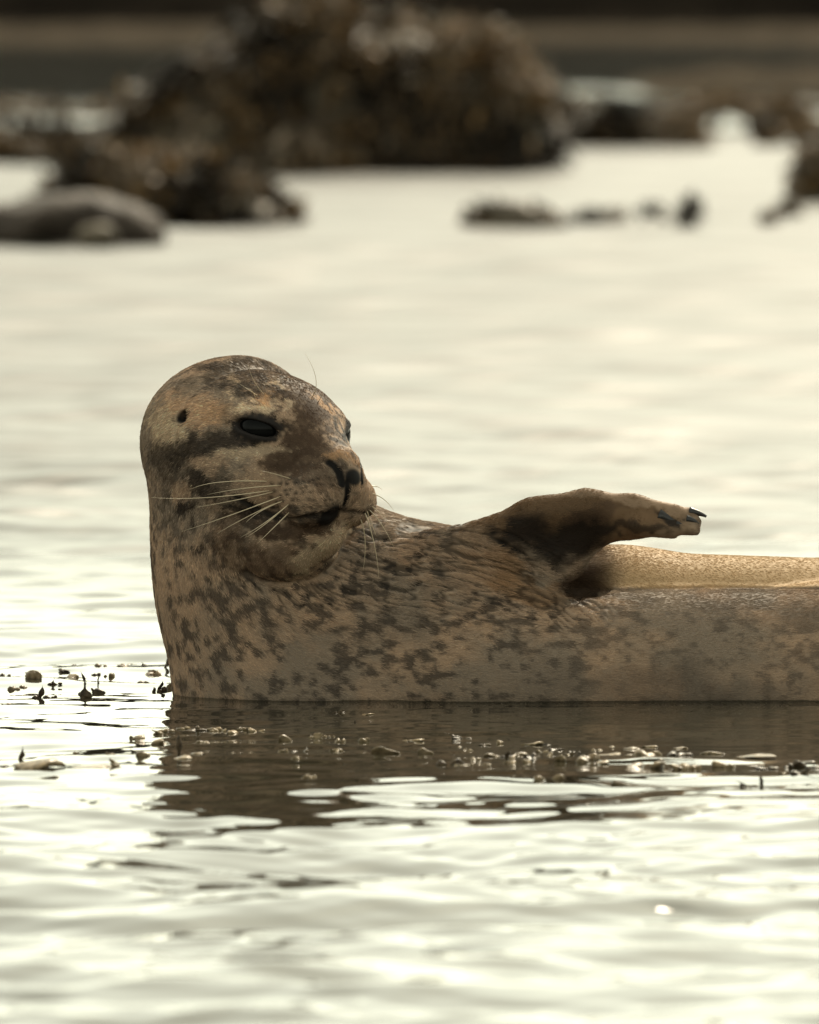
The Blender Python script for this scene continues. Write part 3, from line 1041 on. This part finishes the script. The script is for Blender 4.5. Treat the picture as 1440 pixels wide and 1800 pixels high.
l.new(at.outputs['Color'], b.inputs['Base Color'])
tr = n.new('ShaderNodeBsdfTranslucent'); l.new(at.outputs['Color'], tr.inputs['Color'])
mx = n.new('ShaderNodeMixShader'); mx.inputs[0].default_value = 0.22
l.new(b.outputs[0], mx.inputs[1]); l.new(tr.outputs[0], mx.inputs[2])
l.new(mx.outputs[0], n['Material Output'].inputs['Surface'])
hc_.materials.append(m_fur)
fur = bpy.data.objects.new('fur', hc_)
col.objects.link(fur)
adopt(fur)
fur['kind'] = 'stuff'

# ---- eyes
m_eye, n, l, b = mat('eye_black', (0.003, 0.003, 0.003), 0.10, 0.09)
u_, v_ = np.meshgrid(np.linspace(0, 2 * np.pi, 33)[:-1], np.linspace(0, np.pi, 17))
SPH = np.stack([np.sin(v_) * np.cos(u_), np.sin(v_) * np.sin(u_), np.cos(v_)], -1).reshape(-1, 3)
ii = np.arange(17 * 32).reshape(17, 32)
SPHF = np.stack([ii[:-1], ii[1:], np.roll(ii, -1, 1)[1:], np.roll(ii, -1, 1)[:-1]], -1).reshape(-1, 4)
for s in (0, 1):
    c = EYES[s] - EYE_DIR[s] * (41 if s == 0 else 37)
    V = HO + ((SPH * 44 + c) @ HM) * PX
    adopt(mesh_obj('eye', V, SPHF, m_eye))


# ---- whiskers and brow hairs (tapered, bent)
def tube(name, P, r0, r1, material, sides=6, parent=None):
    P = np.asarray(P, float)
    k = len(P)
    t = np.gradient(P, axis=0); t /= np.linalg.norm(t, axis=1, keepdims=True) + 1e-12
    a = np.cross(t, [0.3, 0.9, 0.2]); a /= np.linalg.norm(a, axis=1, keepdims=True) + 1e-12
    b_ = np.cross(t, a)
    rr = r0 + (r1 - r0) * np.linspace(0, 1, k)
    th = np.linspace(0, 2 * np.pi, sides + 1)[:-1]
    V = (P[:, None] + rr[:, None, None] * (np.cos(th)[None, :, None] * a[:, None] + np.sin(th)[None, :, None] * b_[:, None])).reshape(-1, 3)
    i = np.arange(k * sides).reshape(k, sides)
    Fq = [tuple(int(x) for x in q) for q in np.stack([i[:-1], np.roll(i, -1, 1)[:-1], np.roll(i, -1, 1)[1:], i[1:]], -1).reshape(-1, 4)]
    Fq += [tuple(range(sides))[::-1], tuple(int(x) for x in i[-1])]
    return mesh_obj(name, V, Fq, material)


m_whisk, n, l, b = mat('whisker_horn', (0.62, 0.50, 0.34), 0.35, 0.5)


def z1(x, y):
    return 220 + x / 2.88, 600 + y / 2.88


WH = [((740, 755), (400, 792), (130, 790)), ((730, 710), (480, 713), (330, 750)), ((755, 762), (550, 806), (362, 840)),
      ((790, 785), (520, 885), (285, 963)), ((760, 820), (600, 898), (468, 972)), ((830, 825), (705, 920), (585, 992)),
      ((800, 808), (690, 858), (612, 917)), ((832, 865), (745, 950), (674, 1019)), ((800, 850), (710, 925), (615, 992)),
      ((840, 698), (760, 672), (685, 655)), ((790, 730), (600, 745), (420, 775)),
      ((1190, 895), (1215, 1010), (1205, 1160)), ((1215, 870), (1262, 1030), (1285, 1200)), ((1232, 850), (1300, 930), (1362, 1045)),
      ((1246, 770), (1310, 800), (1360, 858)), ((1250, 735), (1275, 735), (1300, 750)), ((1225, 860), (1250, 930), (1272, 985)), ((1240, 830), (1290, 870), (1335, 925)),
      ((705, 272), (650, 195), (624, 118)), ((672, 276), (625, 245), (578, 214)), ((945, 287), (966, 190), (912, 62)), ((978, 306), (990, 285), (1002, 258)),
      ((660, 290), (640, 250), (600, 235))]
roots = lm([z1(*w[0]) for w in WH])
for w, root in zip(WH, roots):
    a, m_, t = (z1(*q) for q in w)
    if root[1] > 0.2:
        root = Q(a[0], a[1], -150)
    sgn = -1 if a[0] < 590 else 0.6
    A, M_, T_ = root + np.array([0, 0.002, 0]), U(m_[0], m_[1], root[1] + sgn * 0.022), U(t[0], t[1], root[1] + sgn * 0.030)
    C = 2 * M_ - 0.5 * (A + T_)
    s = np.linspace(0, 1, 12)[:, None]
    adopt(tube('whisker', (1 - s) ** 2 * A + 2 * s * (1 - s) * C + s * s * T_, 0.00075 if a[1] > 720 else 0.0005, 0.00012, m_whisk))

# ---- claws
m_claw, n, l, b = mat('claw_horn', (0.020, 0.017, 0.016), 0.3, 0.5)
for x0, y0, x1, y1, dd, r in ((1212, 899, 1242, 908, -78, 8.5), (1208, 913, 1229, 921, -90, 8.5), (1158, 905, 1214, 933, -92, 12.0), (1190, 921, 1212, 932, -94, 9.0), (1164, 930, 1179, 937, -94, 8.0)):
    s = np.linspace(0, 1, 8)[:, None]
    A, B = Q(x0, y0, dd), Q(x1, y1, dd - 2)
    C = (A + B) / 2 + np.array([0, -0.001, 0.0022])
    adopt(tube('claw', (1 - s) ** 2 * A + 2 * s * (1 - s) * C + s * s * B, r * PX, 2.2 * PX, m_claw, 8))
#@@KELP
# ------------------------------------------------------------------ seaweed tips floating on the water around the seal
m_bits = []
for nm, c0, c1 in (('weed_tan', (0.10, 0.072, 0.038), (0.29, 0.215, 0.13)), ('weed_olive', (0.08, 0.058, 0.032), (0.22, 0.16, 0.095)), ('weed_dark', (0.03, 0.021, 0.014), (0.10, 0.07, 0.042))):
    m = ground_mat(nm, c0, c1, 140, 0.28)
    m.node_tree.nodes['Bump'].inputs['Distance'].default_value = 0.002
    m_bits.append(m)


def sphere_grid(nu=12, nv=9):
    u, v = np.meshgrid(np.linspace(0, 2 * np.pi, nu + 1)[:-1], np.linspace(0, np.pi, nv))
    S = np.stack([np.cos(v), np.sin(v) * np.cos(u), np.sin(v) * np.sin(u)], -1).reshape(-1, 3)
    i = np.arange(nu * nv).reshape(nv, nu)
    return S, np.stack([i[:-1], i[1:], np.roll(i, -1, 1)[1:], np.roll(i, -1, 1)[:-1]], -1).reshape(-1, 4)


def bit_mesh(kind, r, w, h):
    """one piece of weed about its floating point; w, h in metres"""
    S, Fq = sphere_grid()
    V, Fs = [], []

    def add(v):
        Fs.append(Fq + sum(len(x) for x in V)); V.append(v)
    if kind == 'b':                                   # swollen tips, usually two or three lobes together
        nl = int(r.integers(2, 6))
        for j in range(nl):
            a = w * r.uniform(0.16, 0.42); q = S.copy()
            taper = 1 - 0.75 * smooth(-0.2, 1.0, q[:, 0]) * r.uniform(0.5, 1.2)
            q = q * np.array([a, a * r.uniform(0.5, 0.8), min(a * 0.75, h * r.uniform(0.4, 0.8))]) * np.stack([np.ones(len(q)), taper, taper], -1)
            q *= (1 + 0.30 * noise(q / (w * 0.22) + r.uniform(0, 50), 3))[:, None]
            t = r.uniform(-3.1, 3.1); ca, sa = math.cos(t), math.sin(t)
            q[:, 2] += q[:, 0] * r.normal(0.12, 0.3)
            q = q @ np.array([[ca, sa, 0], [-sa, ca, 0], [0, 0, 1]])
            add(q + np.array([r.uniform(-0.42, 0.42) * w, r.uniform(-0.5, 0.5) * w, h * r.uniform(-0.02, 0.2)]))
    elif kind in 'td':                                # upright strap, bent
        nseg = 9
        s = np.linspace(0, 1, nseg)
        b1, b2 = r.uniform(-0.9, 0.9), r.uniform(-1.1, 1.1)
        cx = w * (b1 * s + b2 * s * s); cz = h * (s * 1.12 - 0.12); cy = w * 0.3 * r.uniform(-1, 1) * s
        rad = w * 0.30 * (1 - 0.93 * s ** 1.6) * (1 + 0.45 * np.sin(s * 6 + r.uniform(0, 6)))
        th = np.linspace(0, 2 * np.pi, 9)[:-1]
        q = np.stack([cx[:, None] + rad[:, None] * np.cos(th), cy[:, None] + 0.5 * rad[:, None] * np.sin(th), cz[:, None] + 0 * th], -1).reshape(-1, 3)
        i = np.arange(nseg * 8).reshape(nseg, 8)
        Fs.append(np.stack([i[:-1], np.roll(i, -1, 1)[:-1], np.roll(i, -1, 1)[1:], i[1:]], -1).reshape(-1, 4)); V.append(q)
        if kind == 'd':
            for j in range(3):
                q = S * np.array([w * 0.3, w * 0.25, h * 0.22]) * r.uniform(0.7, 1.2)
                add(q + np.array([r.uniform(-0.6, 0.6) * w, r.uniform(-0.3, 0.3) * w, h * r.uniform(0.02, 0.22)]))
    elif kind == 'f':                                 # wedge shaped blade end, pointing right
        q = S.copy(); x = (q[:, 0] + 1) / 2
        q = np.stack([(x - 0.35) * w, q[:, 1] * w * 0.16 * (1 - 0.7 * x), (np.abs(q[:, 2]) ** 0.8 * np.sign(q[:, 2])) * h * (1 - x) ** 0.9 * 0.9 + 0.1 * h * (1 - x)], -1)
        add(q)
    elif kind == 'l':                                 # leaf lying flat
        q = S * np.array([w * 0.5, w * 0.42, h * 0.5]) * (1 + 0.18 * noise(S * 2 + r.uniform(0, 50), 5))[:, None]
        q[:, 2] += h * 0.2 + 0.25 * h * np.sin(q[:, 0] / w * 5)
        add(q)
    V = np.concatenate(V)
    o_ = r.uniform(0, 60)
    V = V + 0.16 * w * np.stack([noise(V / (0.45 * w) + o_ + 7 * k_, 80 + k_) for k_ in range(3)], -1) * np.array([1, 1, 0.5])
    return V, np.concatenate(Fs)


def z6(x, y): return x / 2, 1120 + y / 2
def z7(x, y): return 720 + x / 2, 1200 + y / 2


A_ = [(15, 143, 'b', 18, 9), (42, 182, 'b', 16, 7), (110, 158, 'b', 26, 22), (85, 178, 'b', 10, 5), (140, 210, 'd', 15, 34), (180, 205, 'b', 16, 9), (195, 172, 'd', 15, 16),
      (225, 130, 'b', 16, 5), (250, 108, 'b', 14, 7), (262, 150, 'b', 22, 14), (290, 208, 'd', 22, 42), (300, 175, 't', 10, 30), (335, 142, 'b', 16, 9), (357, 120, 'b', 15, 11), (390, 144, 'b', 18, 10),
      (358, 190, 'b', 26, 14), (437, 118, 'b', 20, 11), (405, 102, 'b', 9, 5), (468, 74, 'b', 11, 4), (20, 238, 'b', 12, 10), (505, 163, 'b', 12, 8), (510, 106, 'd', 14, 10), (535, 138, 'b', 26, 18),
      (562, 186, 'd', 15, 28), (592, 178, 'b', 17, 14), (582, 122, 't', 16, 32), (346, 168, 't', 8, 14)]
B_ = [(483, 347, 'b', 20, 9), (560, 330, 'b', 22, 7), (600, 326, 'b', 18, 6), (655, 320, 'b', 20, 8), (690, 326, 'b', 26, 7), (765, 325, 'b', 22, 8), (797, 333, 'b', 26, 10), (855, 322, 'b', 18, 9), (878, 330, 'b', 18, 8),
      (580, 372, 'b', 30, 14), (707, 374, 'b', 16, 7), (693, 420, 'l', 20, 4), (638, 436, 'l', 24, 8), (636, 418, 't', 15, 40), (465, 405, 'd', 12, 10), (498, 424, 'f', 34, 14), (388, 416, 'b', 12, 4),
      (270, 408, 'b', 15, 7), (68, 428, 't', 14, 26), (190, 440, 'b', 22, 11), (140, 470, 'l', 56, 15), (92, 446, 'l', 22, 7), (45, 463, 'l', 14, 5), (12, 466, 'l', 14, 4), (325, 468, 'l', 46, 8), (382, 466, 'b', 26, 14), (126, 440, 'b', 8, 6), (555, 258, 'l', 14, 3)]
C_ = [(1000, 362, 'f', 26, 18), (1005, 408, 'b', 14, 7), (1055, 408, 'b', 22, 8), (1050, 440, 'b', 16, 9), (1088, 508, 'b', 18, 11), (1108, 350, 'b', 20, 12), (1138, 348, 'b', 8, 6), (1170, 348, 'b', 12, 8), (1202, 362, 'b', 18, 9),
      (1178, 406, 'b', 20, 8), (1285, 360, 'b', 20, 10), (1345, 410, 'f', 52, 18), (1425, 359, 'l', 8, 3), (825, 415, 'b', 8, 4), (920, 326, 'l', 10, 4), (1190, 262, 'd', 16, 8), (1295, 268, 'l', 18, 4), (1250, 296, 't', 4, 8)]
D_ = [(25, 198, 'l', 18, 5), (188, 190, 'd', 18, 18), (50, 246, 'f', 30, 14), (172, 222, 'l', 9, 3), (202, 236, 'b', 15, 5), (258, 214, 'b', 12, 4), (303, 206, 'b', 16, 8), (225, 278, 'b', 15, 5), (135, 300, 'b', 30, 12), (180, 303, 'b', 16, 6),
      (207, 302, 'b', 12, 6), (262, 300, 'b', 14, 5)]
E_ = [(300, 264, 'b', 26, 8), (345, 268, 'd', 22, 20), (375, 285, 'b', 24, 14), (402, 252, 'b', 24, 8), (437, 210, 'l', 32, 6), (440, 275, 'b', 22, 12), (470, 238, 'b', 20, 9), (490, 262, 'b', 22, 12), (512, 230, 'd', 22, 10),
      (530, 283, 'b', 26, 11), (558, 255, 'b', 18, 8), (592, 250, 'b', 16, 7), (635, 284, 'b', 28, 17), (662, 236, 'b', 13, 5), (702, 260, 'l', 32, 6), (415, 290, 'b', 14, 9), (478, 212, 'd', 18, 6), (575, 240, 'd', 10, 7), (675, 288, 'l', 20, 5), (355, 292, 'b', 18, 6)]
F_ = [(500, 356, 'b', 42, 18), (735, 362, 'f', 34, 14), (780, 229, 'l', 24, 6), (850, 219, 'l', 20, 4), (835, 266, 'b', 30, 10), (852, 296, 'b', 54, 11), (950, 228, 'l', 18, 4), (940, 265, 'b', 36, 10), (962, 303, 'b', 34, 14), (1018, 300, 'b', 20, 12),
      (1085, 298, 'b', 32, 12), (1060, 254, 'f', 42, 9), (1215, 266, 'l', 50, 4), (770, 258, 'l', 8, 3), (765, 310, 'l', 10, 3), (710, 219, 'l', 8, 3), (1110, 290, 'l', 18, 4)]
G_ = [(1250, 302, 'd', 26, 14), (1240, 345, 't', 10, 16), (1185, 355, 'd', 14, 14), (1365, 330, 'd', 24, 28), (1350, 298, 'b', 30, 12), (1310, 296, 'b', 14, 6), (1310, 328, 'b', 10, 8), (1400, 285, 'l', 26, 6), (1425, 300, 'l', 24, 6), (1225, 292, 'l', 20, 4)]
ORD = ['first', 'second', 'third', 'fourth', 'fifth', 'sixth', 'seventh', 'eighth', 'ninth', 'tenth', 'eleventh', 'twelfth', 'thirteenth', 'fourteenth', 'fifteenth', 'sixteenth',
       'seventeenth', 'eighteenth', 'nineteenth', 'twentieth'] + ['twenty-' + o for o in ('first', 'second', 'third', 'fourth', 'fifth', 'sixth', 'seventh', 'eighth', 'ninth')]
KN = {'b': ('seaweed_bladder', 'swollen seaweed tip'), 't': ('seaweed_stalk', 'upright seaweed stalk'), 'd': ('seaweed_tuft', 'dark seaweed tuft'), 'f': ('seaweed_frond', 'wedge shaped seaweed frond'), 'l': ('seaweed_leaf', 'flat seaweed leaf')}
kr = np.random.default_rng(77)
for pts_, zf, where, grp, dark in ((A_, z6, "behind the seal's neck", 'seaweed floating behind the neck', 1), (B_, z6, 'in front of the chest at left', 'seaweed floating at front left', 0),
                                   (C_, z6, 'before the middle of the body', 'seaweed floating before the middle', 0), (D_, z7, 'left of the dense raft', 'seaweed left of the raft', 0),
                                   (E_, z7, 'in the dense raft', 'seaweed in the dense raft', 0), (F_, z7, 'right of and below the raft', 'seaweed right of the raft', 0), (G_, z7, 'at the right edge', 'seaweed at the right edge', 1)):
    count = {}
    for x, y, kd, w, h in sorted(pts_):
        px, py = zf(x, y)
        g = W(px, py)
        wm, hm = w * 0.5 * (g[1] + 12) / F * (2.8 if kd in 'bl' else 2.1), h * 0.5 * (g[1] + 12) / F * 1.9
        if kd == 'd':
            hm *= 0.75
        V, Fq = bit_mesh(kd, kr, wm, hm)
        lit = 0 if (kd in 'bl' and not dark and kr.random() < 0.75) else (2 if (kd in 'td' or kr.random() < 0.4) else 1)  # pieces behind the neck drop the tan: their backlit dark is in the colour
        if kd == 'f':
            lit = 1
        o = mesh_obj(KN[kd][0], V, Fq, m_bits[lit])
        o.location = (g[0], g[1], water_z(g[0], g[1]) - 0.0005)
        k_ = count.get(kd, 0); count[kd] = k_ + 1
        tag(o, f'{ORD[k_]} {KN[kd][1]} from the left floating {where}', 'seaweed', grp)
